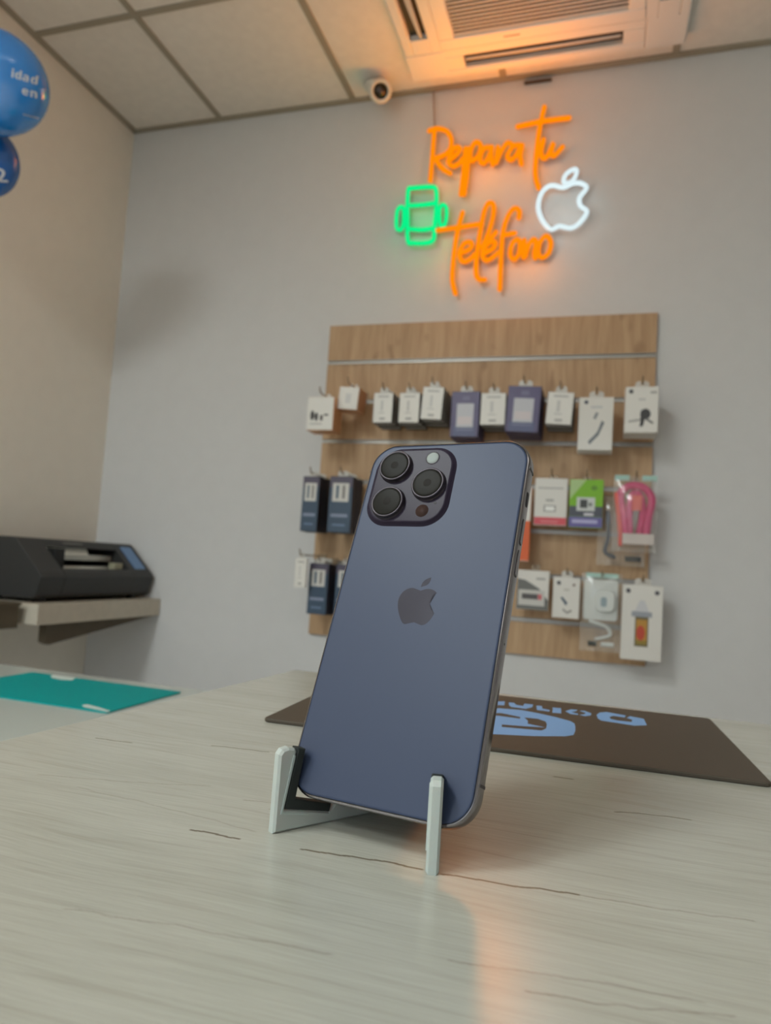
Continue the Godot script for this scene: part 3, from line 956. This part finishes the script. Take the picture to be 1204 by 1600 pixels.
func build_phone() -> void:
	var o := thing("smartphone", "dark purple smartphone with three camera lenses leaning on the white stand", "smartphone")
	o.transform = Transform3D(Basis(PH_X, PH_Y, PH_Z), PH_O + Vector3(0, CY, 0))
	var w := 0.0776
	var h := 0.1607
	var mid := Vector3(0, h / 2, 0)
	var steel := paint(rgb(150, 146, 150), 0.16, 1.0)
	var glass := paint(rgb(52, 62, 85), 0.4, 0.0, 0.34)
	glass.clearcoat_enabled = false
	var black := paint(rgb(16, 16, 18), 0.3)
	var outline := round_rect(w, h, 0.0125, 14)
	var mm := 0.001
	part(o, "frame", loft(outline, [Vector2(1.6, -7.85) * mm, Vector2(0.7, -7.7) * mm, Vector2(0.2, -7.2) * mm, Vector2(0, -6.5) * mm, Vector2(0, -1.4) * mm, Vector2(0.15, -0.75) * mm, Vector2(0.55, -0.2) * mm, Vector2(1.0, 0.0) * mm, Vector2(1.6, 0.0) * mm]), steel, mid)
	part(o, "gasket", loft(outline, [Vector2(0.95, -0.2) * mm, Vector2(0.95, 0.06) * mm, Vector2(1.5, 0.06) * mm]), black, mid)
	part(o, "back_glass", loft(outline, [Vector2(1.25, -0.2) * mm, Vector2(1.25, 0.08) * mm, Vector2(1.45, 0.2) * mm, Vector2(2.0, 0.26) * mm]), glass, mid)
	part(o, "screen", loft(outline, [Vector2(2.2, -8.0) * mm, Vector2(1.4, -7.9) * mm, Vector2(1.3, -7.6) * mm]), black, mid)
	# raised camera plateau, flowing into the back
	var plum := paint(rgb(46, 40, 52), 0.22, 0.0, 0.16)
	var pc := Vector3(-0.0147, 0.1374, 0.0)
	var plate_outline := round_rect(0.0412, 0.0412, 0.0118, 10)
	var plateau := part(o, "camera_plateau", loft(plate_outline, [Vector2(0, 0.1) * mm, Vector2(0.25, 0.32) * mm, Vector2(0.8, 0.7) * mm, Vector2(1.35, 1.25) * mm, Vector2(1.65, 1.7) * mm, Vector2(2.0, 1.85) * mm, Vector2(2.4, 1.85) * mm]), plum, pc)
	var ring_mat := paint(rgb(62, 57, 63), 0.3, 0.6)
	var lens_mat := paint(rgb(40, 39, 36), 0.2, 0.0, 0.08)
	var iris := paint(rgb(48, 46, 44), 0.25, 0.0, 0.05)
	var stand_up := Basis(Vector3.RIGHT, PI / 2)     # lathe axis y -> local z
	for c: Vector2 in [Vector2(-0.0238, 0.1467), Vector2(-0.0232, 0.1277), Vector2(-0.0052, 0.1371)]:
		var at := Vector3(c.x, c.y, 0.0018) - pc
		var l := part(plateau, "lens_ring", lathe([Vector2(8.25, -0.2) * mm, Vector2(8.25, 0.35) * mm, Vector2(7.95, 0.5) * mm, Vector2(7.9, 1.6) * mm, Vector2(7.8, 2.15) * mm, Vector2(7.5, 2.4) * mm, Vector2(7.05, 2.4) * mm, Vector2(6.9, 2.2) * mm, Vector2(0.0, 2.2) * mm], 48), ring_mat, at, stand_up)
		part(l, "lens_glass", lathe([Vector2(6.95, 2.1) * mm, Vector2(6.95, 2.28) * mm, Vector2(6.0, 2.33) * mm, Vector2(3.2, 2.36) * mm, Vector2(0.0, 2.37) * mm], 48), lens_mat)
		part(l, "iris", lathe([Vector2(2.0, 2.355) * mm, Vector2(1.9, 2.372) * mm, Vector2(0.0, 2.376) * mm], 32), iris)
	var flash := part(plateau, "flash_ring", lathe([Vector2(3.35, -0.1) * mm, Vector2(3.35, 0.12) * mm, Vector2(3.1, 0.2) * mm, Vector2(0, 0.2) * mm], 32), ring_mat, Vector3(-0.0063, 0.1513, 0.00185) - pc, stand_up)
	part(flash, "flash", lathe([Vector2(2.95, 0.1) * mm, Vector2(2.9, 0.25) * mm, Vector2(2.0, 0.45) * mm, Vector2(1.0, 0.5) * mm, Vector2(0, 0.5) * mm], 32), paint(rgb(150, 158, 154), 0.5, 0.0, 0.2))
	part(plateau, "depth_sensor", lathe([Vector2(3.1, -0.05) * mm, Vector2(3.05, 0.06) * mm, Vector2(0, 0.06) * mm], 32), paint(rgb(60, 46, 42), 0.3, 0.0, 0.12), Vector3(-0.0059, 0.1241, 0.00185) - pc, stand_up)
	var hole := on_phone(680, 786, 0.0018)
	part(plateau, "microphone_hole", lathe([Vector2(0.55, -0.02) * mm, Vector2(0.5, 0.03) * mm, Vector2(0, 0.03) * mm], 12), black, Vector3(hole.x, hole.y, 0.00185) - pc, stand_up)
	# polished emblem: bitten fruit and leaf
	var shine := paint(rgb(52, 52, 66), 0.12, 0.35, 0.6)
	var trace := func(px: Array) -> PackedVector2Array:
		var pts := []
		for q: Array in px:
			pts.append(on_phone(580.0 + q[0] * 0.11628, 860.0 + q[1] * 0.11628))
		return smooth_flat(pts, true, 4)
	for px: Array in [
			[[665, 545], [735, 524], [800, 524], [850, 545], [878, 573], [880, 578], [835, 605], [800, 652], [788, 720], [800, 788], [843, 846], [844, 853], [800, 925], [740, 985], [680, 1007], [630, 992], [575, 969], [510, 979], [450, 992], [413, 965], [380, 880], [360, 780], [362, 690], [385, 620], [430, 560], [490, 522], [550, 508], [610, 524]],
			[[671, 492], [670, 486], [690, 440], [735, 395], [800, 369], [805, 372], [790, 425], [745, 470]]]:
		part(o, "emblem", prism(trace.call(px), 0.00020, 0.00031, 0.0, true), shine)
	# keys, switch, antenna lines and tray on the right flank
	var flank := w / 2
	var dark := paint(rgb(40, 36, 40), 0.4)
	var turn := Basis(Vector3.UP, PI / 2)    # prism z -> +x
	for k: Array in [["mute_switch", 0.1326, 0.0062, 0.0022], ["volume_key", 0.1172, 0.0112, 0.0026], ["volume_key", 0.1030, 0.0112, 0.0026]]:
		var slot := part(o, "key_slot", prism(round_rect(k[3] + 0.0007, k[2] + 0.0007, k[3] / 2, 5), 0.0, 0.00006), dark, Vector3(flank, k[1], -0.0039), turn)
		part(slot, k[0], prism(round_rect(k[3], k[2], k[3] / 2 - 0.0001, 5), 0.0, 0.0005 if k[0] != "mute_switch" else 0.0003, 0.00015), steel if k[0] != "mute_switch" else dark)
	for y in [0.1466, 0.0163]:
		part(o, "antenna_line", block(Vector3(0.0004, 0.0011, 0.0064), 0.0), dark, Vector3(flank - 0.00012, y, -0.0039))
		part(o, "antenna_line", block(Vector3(0.0004, 0.0011, 0.0064), 0.0), dark, Vector3(-flank + 0.00012, y, -0.0039))
	part(o, "tray_hole", prism(disc(0.0005, 12), 0.0, 0.00006), dark, Vector3(flank, 0.069, -0.0039), turn)

# ------------------------------------------------------------------ plotter on its wall shelf
func build_plotter() -> void:
	var laminate_mat := spread(speckle(rgb(196, 188, 172), 0.04, 71, 0.2), 4.0, 0.5)
	var brown := spread(speckle(rgb(92, 82, 66), 0.06, 73, 0.2), 4.0, 0.6)
	var s := thing("wall_shelf", "pale laminate wall shelf with dark underside rail carrying the plotter", "shelf", Vector3(LEFT_X, CY - 0.235, 0))
	part(s, "board", block(Vector3(0.345, 0.066, 0.66), 0.002), laminate_mat, Vector3(0.1725, 0.0, -2.183))
	# tapering rail under the board
	var rail := PackedVector2Array([Vector2(-0.55, 0.0), Vector2(0.07, 0.0), Vector2(0.07, -0.062), Vector2(0.05, -0.072)])
	part(s, "rail", prism(rail, 0.0, 0.03, 0.001), brown, Vector3(0.315, -0.034, -2.0), Basis(Vector3.UP, -PI / 2) * Basis(Vector3.UP, PI) * Basis(Vector3.UP, PI))
	var b := thing("storage_box", "dark brown flat box on the left wall beside the plotter shelf", "box", Vector3(LEFT_X, CY - 0.24, 0))
	part(b, "body", block(Vector3(0.30, 0.075, 0.7), 0.002), brown, Vector3(0.15, 0.0, -1.475))
	part(b, "lid", block(Vector3(0.305, 0.008, 0.705), 0.002), brown, Vector3(0.1525, 0.039, -1.475))

	var o := thing("cutting_plotter", "black desktop cutting plotter with sloped front and blue control panel", "plotter", Vector3(0, CY - 0.2, 0))
	var black := paint(rgb(48, 49, 49), 0.5)
	var deep := paint(rgb(22, 22, 22), 0.6)
	var za := -1.885
	var zb := -2.495
	# section across the machine: x (towards the room), y
	var full := PackedVector2Array([Vector2(-2.02, 0.012), Vector2(-1.775, 0.012), Vector2(-1.762, 0.022), Vector2(-1.745, 0.085), Vector2(-1.755, 0.10), Vector2(-1.862, 0.207), Vector2(-1.875, 0.212), Vector2(-2.02, 0.212)])
	var low := PackedVector2Array([Vector2(-2.02, 0.012), Vector2(-1.775, 0.012), Vector2(-1.762, 0.022), Vector2(-1.745, 0.085), Vector2(-1.755, 0.10), Vector2(-1.768, 0.113), Vector2(-1.775, 0.085), Vector2(-2.02, 0.085)])
	var crown := PackedVector2Array([Vector2(-2.02, 0.185), Vector2(-1.842, 0.185), Vector2(-1.862, 0.207), Vector2(-1.875, 0.212), Vector2(-2.02, 0.212)])
	var z_open0 := -2.0
	var z_open1 := -2.37
	part(o, "left_housing", prism(full, z_open0, za, 0.002), black)
	part(o, "right_housing", prism(full, zb, z_open1, 0.002), black)
	part(o, "base", prism(low, z_open1, z_open0, 0.0), black)
	part(o, "top_cover", prism(crown, z_open1, z_open0, 0.0), black)
	part(o, "back_plate", block(Vector3(0.02, 0.11, 0.37), 0.0), deep, Vector3(-2.0, 0.135, -2.185))
	var metal := paint(rgb(206, 204, 194), 0.3, 0.5)
	part(o, "roller", tube(PackedVector3Array([Vector3(-1.84, 0.108, z_open0), Vector3(-1.84, 0.108, z_open1)]), 0.012, 12), metal)
	part(o, "guide_rail", block(Vector3(0.02, 0.02, 0.37), 0.002), metal, Vector3(-1.87, 0.150, -2.185))
	part(o, "media_sheet", block(Vector3(0.004, 0.034, 0.2), 0.001), paint(rgb(214, 214, 204), 0.4), Vector3(-1.853, 0.171, -2.12), Basis(Vector3.BACK, 0.5))
	part(o, "carriage", block(Vector3(0.05, 0.07, 0.05), 0.004), deep, Vector3(-1.835, 0.145, -2.035))
	part(o, "pinch_roller", block(Vector3(0.03, 0.03, 0.05), 0.003), paint(rgb(168, 166, 140), 0.5), Vector3(-1.81, 0.12, -2.335))
	var slope := Vector2(-1.862 + 1.755, 0.207 - 0.10).normalized()
	var face := Basis(Vector3(0, 0, -1), Vector3(slope.x, slope.y, 0), Vector3(slope.y, -slope.x, 0))
	part(o, "control_panel", prism(round_rect(0.066, 0.118, 0.006, 3), 0.0, 0.003, 0.0005), paint(rgb(104, 140, 184), 0.35), Vector3(-1.811, 0.156, -2.435) , face)
	part(o, "print_mark", block(Vector3(0.10, 0.007, 0.001), 0.0), paint(rgb(120, 120, 118), 0.5), Vector3(-1.8535, 0.1985, -2.14) + Vector3(0.001, 0.001, 0), face)
	for z in [za - 0.06, zb + 0.06]:
		for x in [-1.98, -1.80]:
			part(o, "foot", block(Vector3(0.03, 0.013, 0.03), 0.002), deep, Vector3(x, 0.0055, z))

# ------------------------------------------------------------------ security camera
func build_security_camera() -> void:
	var at := on_wall(594, 142, -2.39)
	var o := thing("security_camera", "small white round security camera on the ceiling beside the neon sign", "security camera", at)
	var white := paint(rgb(222, 216, 204), 0.4)
	var to_cam := (Vector3(0, CY, 0) - at).normalized()
	var face := Basis(Quaternion(Vector3.UP, (to_cam + Vector3(0.12, -0.05, 0)).normalized()))
	var body := part(o, "housing", lathe([Vector2(0, -0.062), Vector2(0.02, -0.06), Vector2(0.036, -0.048), Vector2(0.043, -0.02), Vector2(0.0435, 0.0), Vector2(0.041, 0.012), Vector2(0.035, 0.018), Vector2(0.029, 0.016), Vector2(0.027, 0.006), Vector2(0.0, 0.006)], 36), white, Vector3.ZERO, face)
	part(body, "lens_window", lathe([Vector2(0.0265, 0.005), Vector2(0.024, 0.012), Vector2(0.0, 0.014)], 32), paint(rgb(40, 36, 30), 0.2))
	part(body, "lens", lathe([Vector2(0.011, 0.012), Vector2(0.010, 0.0155), Vector2(0.0, 0.016)], 24), paint(rgb(72, 66, 70), 0.15))
	var base_at := Vector3(-0.035, CEIL - at.y - 0.012, -0.045)
	part(o, "base", lathe([Vector2(0.0, -0.018), Vector2(0.035, -0.018), Vector2(0.045, -0.008), Vector2(0.046, 0.0), Vector2(0, 0.0)], 32), white, base_at)
	part(o, "arm", tube(PackedVector3Array([base_at + Vector3(0, -0.01, 0), base_at.lerp(-to_cam * 0.05, 0.5), -to_cam * 0.045]), 0.02, 12), white)

# ------------------------------------------------------------------ blue balloons
func build_balloons() -> void:
	var blue := paint(rgb(0, 128, 214), 0.14, 0.0, 1.0)
	blue.clearcoat_enabled = true
	blue.clearcoat = 1.0
	blue.clearcoat_roughness = 0.2
	var deep := paint(rgb(0, 92, 172), 0.22, 0.0, 0.8)
	var ink := paint(rgb(214, 218, 222), 0.5)
	var z := -1.46
	var c1 := on_wall(-12, 128, z)
	var c2 := on_wall(-28, 250, z - 0.13)
	var eye := Vector3(0, CY, 0)
	for k in 2:
		var c: Vector3 = [c1, c2][k]
		var r: float = [0.1525, 0.108][k]
		var squash: float = [0.9, 1.0][k]
		var towards: Vector3 = (eye - c).rotated(Vector3.UP, -0.42).normalized()
		var side := Vector3.UP.cross(towards).normalized()
		var o := thing("balloon", ["large bright blue glossy balloon with white lettering near the left wall", "smaller dark blue glossy balloon with a white number, under the large one"][k], "balloon", c)
		o.basis = Basis(side, towards.cross(side), towards)
		var prof := []
		for i in 25:
			var t := PI * i / 24.0
			prof.append(Vector2(sin(t) * r, -cos(t) * r * 0.55))
		part(o, "skin", lathe(prof, 48, Vector3(1.0, 1.0, squash)), [blue, deep][k], Vector3.ZERO, Basis(Vector3.RIGHT, PI / 2))
		part(o, "knot", lathe([Vector2(0, -0.012), Vector2(0.012, -0.010), Vector2(0.004, 0.004), Vector2(0.002, 0.02)], 12), [blue, deep][k], Vector3(-r * 0.55, r * squash * 0.84, -r * 0.1))
		var knot := Vector3(-r * 0.55, r * squash * 0.84, -r * 0.1)
		var up: Vector3 = o.basis.inverse() * Vector3.UP
		part(o, "string", tube(PackedVector3Array([knot, knot + up * (CEIL - (c + o.basis * knot).y) + Vector3(0, 0, -0.0001)]), 0.0012, 6), ink)
		if k == 0:
			for row: Array in [["idad", 0.87 * r, 0.0 * r, 0.19 * r], ["en", 0.85 * r, -0.22 * r, 0.19 * r], ["-----", 0.8 * r, -0.56 * r, 0.13 * r]]:
				part(o, "lettering", on_balloon(row[0], row[3], Vector2(row[1], row[2]), r, squash, -0.14), ink)
		else:
			part(o, "lettering", on_balloon("2", 0.48 * r, Vector2(0.77 * r, -0.62 * r), r, squash, 0.1), ink)

# lettering bent over the front of a balloon; at is the right end of its base line
func on_balloon(text: String, size: float, at: Vector2, r: float, squash: float, slant: float) -> ArrayMesh:
	var t := words(text, size, 0.0)
	t.horizontal_alignment = HORIZONTAL_ALIGNMENT_RIGHT
	t.vertical_alignment = VERTICAL_ALIGNMENT_BOTTOM
	var arrays := t.get_mesh_arrays()
	var v: PackedVector3Array = arrays[Mesh.ARRAY_VERTEX]
	var index: PackedInt32Array = arrays[Mesh.ARRAY_INDEX]
	var right := -INF
	for p in v:
		right = maxf(right, p.x)
	var st := begin()
	st.set_smooth_group(0)
	for k in range(0, index.size(), 3):
		var q := []
		for m in 3:
			var p := Vector2(v[index[k + m]].x - right, v[index[k + m]].y).rotated(slant) + at
			var inside := 1.0 - pow(p.x / r, 2) - pow(p.y / (r * squash), 2)
			q.append(Vector3(p.x, p.y, 0.55 * r * sqrt(maxf(inside, 0.0)) + 0.0012))
		if (q[1] - q[0]).cross(q[2] - q[0]).z > 0.0:
			tri(st, q[0], q[1], q[2])
		else:
			tri(st, q[0], q[2], q[1])
	return done(st)

# ------------------------------------------------------------------ packs on hooks
var chrome: StandardMaterial3D
var prints := {}
func print_mat(kind: String, gloss := 0.4) -> StandardMaterial3D:
	var key := kind + str(gloss)
	if not prints.has(key):
		prints[key] = textured(print_of(kind), gloss, 0.5)
	return prints[key]

func hook(x: float, y: float, reach: float, place: String) -> void:
	var o := thing("display_hook", "thin metal display hook, %s" % place, "hook", Vector3(x, y, WALL_Z + PANEL_T), "display hooks on the wood panel")
	part(o, "wire", tube(smooth_line([Vector3(0, 0, 0.0), Vector3(0, 0.0, reach * 0.5), Vector3(0, 0.0, reach - 0.012), Vector3(0, 0.004, reach), Vector3(0, 0.018, reach + 0.008)], false, 4), 0.0024, 6), chrome)
	part(o, "clip", block(Vector3(0.03, 0.022, 0.004), 0.001), chrome, Vector3(0, -0.002, 0.002))

# a pack seen at pixel (u, v) with the given pixel size; its front stands at z, others of its kind hang behind it
func pack(called: String, label: String, u: float, v: float, pw: float, ph: float, reach: float, thick: float, body: Color, kind: String, place: String, more := 0, step := 0.016, tilt := 0.0, hook_y := INF, gloss := 0.4, tab := true) -> Node3D:
	var z := WALL_Z + PANEL_T + reach
	var c := on_wall(u, v, z)
	var w := absf(on_wall(u + pw / 2, v, z).x - on_wall(u - pw / 2, v, z).x)
	var h := absf(on_wall(u, v + ph / 2, z).y - on_wall(u, v - ph / 2, z).y)
	var o := thing(called, label, "pack" if called != "carton" else "carton", c + Vector3(0, 0, -thick / 2), "packs on the display hooks")
	o.basis = Basis(Vector3.BACK, tilt)
	part(o, "body", block(Vector3(w, h, thick), 0.0015), paint(body, 0.5))
	part(o, "printed_front", prism(rect(w - 0.002, h - 0.002), 0.0, 0.0006), print_mat(kind, gloss), Vector3(0, 0, thick / 2))
	if tab:
		var tw := minf(w * 0.42, 0.05)
		part(o, "hang_tab", prism(PackedVector2Array([Vector2(-tw / 2, 0), Vector2(tw / 2, 0), Vector2(tw / 2, 0.016), Vector2(tw * 0.32, 0.022), Vector2(tw * 0.12, 0.022), Vector2(tw * 0.1, 0.010), Vector2(-tw * 0.1, 0.010), Vector2(-tw * 0.12, 0.022), Vector2(-tw * 0.32, 0.022), Vector2(-tw / 2, 0.016)]), 0.0, 0.001), paint(rgb(206, 202, 194), 0.4), Vector3(0, h / 2 - 0.001, 0))
	for k in more:
		var d := o.duplicate()
		d.name = numbered(called)
		add_child(d)
		d.position = o.position + Vector3(0.001 * ((k * 7) % 3 - 1), -0.001 * ((k * 5) % 3), -(k + 1) * maxf(step, thick + 0.001))
		d.basis = Basis(Vector3.BACK, tilt * 0.4)
		d.set_meta("label", "pack hanging behind the front one, %s" % place)
	if hook_y == INF:
		hook_y = c.y + h / 2 + 0.012
	hook(c.x, hook_y, reach + 0.012, place)
	return o

func build_goods() -> void:
	chrome = paint(rgb(150, 132, 110), 0.3, 0.8)
	var black := rgb(46, 40, 34)
	var white := rgb(222, 218, 210)
	var violet := rgb(64, 56, 82)
	var navy := rgb(40, 40, 54)
	# top row, from the panel's left edge
	pack("carton", "white carton with black earphones printed on it, top row at the panel's left edge", 500, 646, 41, 52, 0.20, 0.085, rgb(214, 158, 112), "earbuds", "top row, first from the panel's left edge", 0, 0.016, 0.0)
	pack("carton", "small plain white carton tilted on the top row beside the earphone carton", 544, 622, 31, 35, 0.165, 0.085, rgb(206, 160, 122), "box_face", "top row, second from the panel's left edge", 0, 0.016, -0.08)
	pack("accessory_pack", "narrow white pack with grey print, third from the panel's left edge, top row", 598, 637, 30, 47, 0.165, 0.012, black, "card", "top row, third from the panel's left edge", 6, 0.019)
	pack("accessory_pack", "narrow white pack with a shiny blister, fourth from the panel's left edge, top row", 639, 637, 32, 47, 0.165, 0.012, black, "card", "top row, fourth from the panel's left edge", 6, 0.019, 0.0, INF, 0.15)
	pack("accessory_pack", "narrow white pack hung slightly higher, left of the violet pack, top row", 675, 630, 33, 51, 0.165, 0.012, black, "card", "top row, fifth from the panel's left edge", 7, 0.019, -0.05)
	pack("accessory_pack", "violet boxed pack with a pale window, the smaller one on the top row", 726, 647, 44, 71, 0.16, 0.018, violet, "violet", "top row, sixth from the panel's left edge", 5, 0.022)
	pack("accessory_pack", "white pack between the two violet packs on the top row", 770, 639, 39, 50, 0.16, 0.012, black, "card", "top row, seventh from the panel's left edge", 6, 0.019)
	pack("accessory_pack", "violet boxed pack with a pale window, the larger one on the top row", 817, 639, 52, 72, 0.175, 0.018, violet, "violet", "top row, eighth from the panel's left edge", 6, 0.022, -0.04)
	pack("accessory_pack", "white pack with faint print right of the larger violet pack, slightly tilted", 874, 638, 41, 51, 0.165, 0.012, black, "card", "top row, ninth from the panel's left edge", 6, 0.019, -0.06)
	pack("accessory_pack", "tall glossy white pack with a grey cable printed on it, top row", 930, 662, 54, 83, 0.15, 0.016, white, "cable", "top row, tenth from the panel's left edge", 2, 0.024, 0.0, INF, 0.12)
	pack("accessory_pack", "white pack with a dark phone holder printed on it, top row right end", 1002, 640, 52, 72, 0.16, 0.03, white, "mount", "top row, at the panel's right edge", 2, 0.034)
	# middle row
	pack("accessory_pack", "navy pack with a pale window, middle row at the panel's left edge", 484, 787, 26, 86, 0.17, 0.02, navy, "navy", "middle row, first from the panel's left edge", 4, 0.024)
	pack("accessory_pack", "wide navy pack with a pale window, middle row beside the phone", 531, 788, 36, 88, 0.17, 0.02, navy, "navy", "middle row, second from the panel's left edge", 4, 0.024)
	pack("accessory_pack", "white and orange pack in the middle row, mostly hidden by the phone", 805, 818, 46, 116, 0.10, 0.008, rgb(222, 120, 60), "orange_half", "middle row, just behind the phone's right edge", 0)
	pack("accessory_pack", "white card with a red band along its lower edge, middle row", 860, 784, 51, 74, 0.09, 0.006, white, "red_band", "middle row, left of the green card", 1, 0.012, 0.0, INF, 0.4, false)
	pack("accessory_pack", "green and violet card with a memory chip printed on it, middle row", 915, 787, 53, 76, 0.09, 0.006, rgb(120, 150, 60), "green_card", "middle row, right of the red-banded card", 1, 0.012, 0.0, INF, 0.4, false)
	# bottom row
	pack("accessory_pack", "white pack on a protruding hook at the panel's left edge, bottom row", 469, 895, 18, 46, 0.20, 0.01, white, "card", "bottom row, first from the panel's left edge", 0)
	pack("accessory_pack", "navy pack with a pale window, bottom row at the panel's left edge", 496, 920, 30, 80, 0.15, 0.02, navy, "navy", "bottom row, second from the panel's left edge", 3, 0.024)
	pack("accessory_pack", "navy pack in the bottom row, mostly hidden by the phone", 538, 922, 30, 80, 0.12, 0.02, navy, "navy", "bottom row, third from the panel's left edge", 2, 0.024)
	pack("accessory_pack", "white card with a dark grey arc and red-tipped bar, bottom row beside the phone", 832, 922, 50, 62, 0.08, 0.008, white, "grey_arc", "bottom row, first right of the phone", 1, 0.014, 0.0, INF, 0.4, false)
	pack("accessory_pack", "small white pack with an adapter printed on it, bottom row", 884, 934, 42, 64, 0.12, 0.014, white, "adapter", "bottom row, second right of the phone", 2, 0.02)
	pack("accessory_pack", "large white box with an orange phone pouch printed on it, lowest on the panel", 1002, 973, 64, 118, 0.11, 0.03, white, "pouch", "bottom row, at the panel's right edge", 0)
	build_bags()

# pillow of clear film
func film(w: float, h: float, puff: float) -> ArrayMesh:
	var st := begin()
	st.set_smooth_group(0)
	var n := 12
	for side in [1.0, -1.0]:
		var at := func(i: int, j: int) -> Vector3:
			var u := float(i) / n
			var v := float(j) / n
			var b := pow(maxf(sin(PI * u) * sin(PI * v), 0.0), 0.6)
			var wrinkle := 0.12 * sin(u * 17.0 + v * 9.0) * sin(v * 23.0 - u * 5.0)
			return Vector3((u - 0.5) * w, (v - 0.5) * h, side * (puff * b * (1.0 + wrinkle) + 0.0004))
		for i in n:
			for j in n:
				var a: Vector3 = at.call(i, j)
				var b: Vector3 = at.call(i + 1, j)
				var c: Vector3 = at.call(i + 1, j + 1)
				var d: Vector3 = at.call(i, j + 1)
				if side > 0.0:
					quad(st, a, b, c, d)
				else:
					quad(st, d, c, b, a)
	return done(st)

func build_bags() -> void:
	var clear := pane(rgb(226, 226, 220), 0.1, 0.12)
	var z := WALL_Z + PANEL_T + 0.10
	# pink cable in a clear bag
	var c := on_wall(991, 803, z)
	var bag := thing("plastic_bag", "clear plastic bag with a white label holding a pink cable, middle row", "bag", c, "clear bags on the panel")
	part(bag, "film", film(0.135, 0.245, 0.02), clear)
	var header := paint(rgb(170, 206, 196), 0.5)
	for k in [-1, 1]:
		part(bag, "header_strip", block(Vector3(0.045, 0.018, 0.002), 0.0005), header, Vector3(0.042 * k, 0.116, 0.002))
	part(bag, "label", block(Vector3(0.095, 0.034, 0.0012), 0.0003), paint(rgb(206, 196, 190), 0.5), Vector3(0.012, -0.082, 0.024))
	hook(c.x, c.y + 0.118, 0.12, "middle row, holding the bag with the pink cable")
	var cab := thing("pink_cable", "coiled flat pink cable inside the clear bag", "cable", c)
	var pink := paint(rgb(214, 54, 120), 0.45)
	var coral := paint(rgb(236, 110, 100), 0.45)
	part(cab, "coil", tube(smooth_line([Vector3(-0.022, -0.075, 0), Vector3(-0.034, 0.0, 0), Vector3(-0.046, 0.06, 0), Vector3(-0.02, 0.09, 0), Vector3(0.024, 0.086, 0), Vector3(0.05, 0.05, 0), Vector3(0.042, -0.01, 0), Vector3(0.036, -0.075, 0)], false, 5), 0.0125, 8, false, 0.75, Vector3.BACK), pink)
	part(cab, "coil", tube(smooth_line([Vector3(-0.012, -0.06, -0.004), Vector3(-0.016, 0.02, -0.004), Vector3(-0.008, 0.066, -0.004), Vector3(0.016, 0.06, -0.004), Vector3(0.024, 0.01, -0.004), Vector3(0.016, -0.06, -0.004)], false, 5), 0.010, 8, false, 0.75, Vector3.BACK), pink)
	part(cab, "lead", tube(smooth_line([Vector3(-0.058, 0.062, 0.002), Vector3(-0.05, 0.0, 0.004), Vector3(-0.042, -0.06, 0.004), Vector3(-0.04, -0.10, 0.002)], false, 4), 0.007, 8), coral)
	part(cab, "plug", block(Vector3(0.03, 0.05, 0.012), 0.003), coral, Vector3(0.006, 0.035, 0.004))
	# clear bag with a dark cable, hanging lower behind it
	var c2 := on_wall(970, 830, z - 0.05)
	var bag2 := thing("plastic_bag", "clear plastic bag with a dark cable, hanging behind the pink cable's bag", "bag", c2, "clear bags on the panel")
	part(bag2, "film", film(0.15, 0.23, 0.016), clear)
	var dark := thing("dark_cable", "dark grey cable inside the clear bag behind the pink one", "cable", c2)
	part(dark, "lead", tube(smooth_line([Vector3(-0.045, 0.06, 0), Vector3(-0.04, -0.02, 0), Vector3(-0.048, -0.07, 0), Vector3(-0.02, -0.086, 0)], false, 5), 0.007, 8), paint(rgb(58, 62, 74), 0.5))
	part(dark, "plug", block(Vector3(0.05, 0.018, 0.01), 0.003), paint(rgb(70, 72, 70), 0.5), Vector3(0.04, -0.09, 0))
	hook(c2.x + 0.03, c2.y + 0.118, 0.06, "middle row, holding the bag with the dark cable")
	# clear bag with a white charger, bottom row
	var c3 := on_wall(938, 957, z + 0.01)
	var bag3 := thing("plastic_bag", "clear plastic bag with white card and charger, bottom row beside the large white box", "bag", c3, "clear bags on the panel")
	part(bag3, "film", film(0.125, 0.25, 0.02), clear)
	part(bag3, "header_strip", block(Vector3(0.1, 0.016, 0.002), 0.0005), header, Vector3(0, 0.118, 0.002))
	hook(c3.x, c3.y + 0.115, 0.12, "bottom row, holding the bag with the white charger")
	var ch := thing("charger", "white wall charger and card inside the clear bag, bottom row", "charger", c3)
	var white := paint(rgb(214, 218, 214), 0.4)
	part(ch, "card", prism(round_rect(0.105, 0.13, 0.01), -0.002, 0.0, 0.0005), white, Vector3(-0.002, 0.04, 0.004))
	part(ch, "body", prism(round_rect(0.06, 0.07, 0.02), 0.0, 0.018, 0.003, true), white, Vector3(0.012, 0.038, 0.004))
	part(ch, "socket", prism(round_rect(0.018, 0.03, 0.006), 0.0, 0.001), paint(rgb(150, 166, 172), 0.4), Vector3(0.008, 0.035, 0.0225))
	part(ch, "lead", tube(smooth_line([Vector3(-0.03, -0.03, 0.004), Vector3(0.02, -0.045, 0.006), Vector3(0.03, -0.07, 0.004), Vector3(-0.01, -0.085, 0.004)], false, 5), 0.006, 8), white)
	part(ch, "plug", block(Vector3(0.028, 0.016, 0.012), 0.003), paint(rgb(66, 70, 66), 0.4), Vector3(-0.022, -0.1, 0.004))
	part(ch, "plug", block(Vector3(0.04, 0.014, 0.012), 0.003), white, Vector3(0.024, -0.1, 0.004))
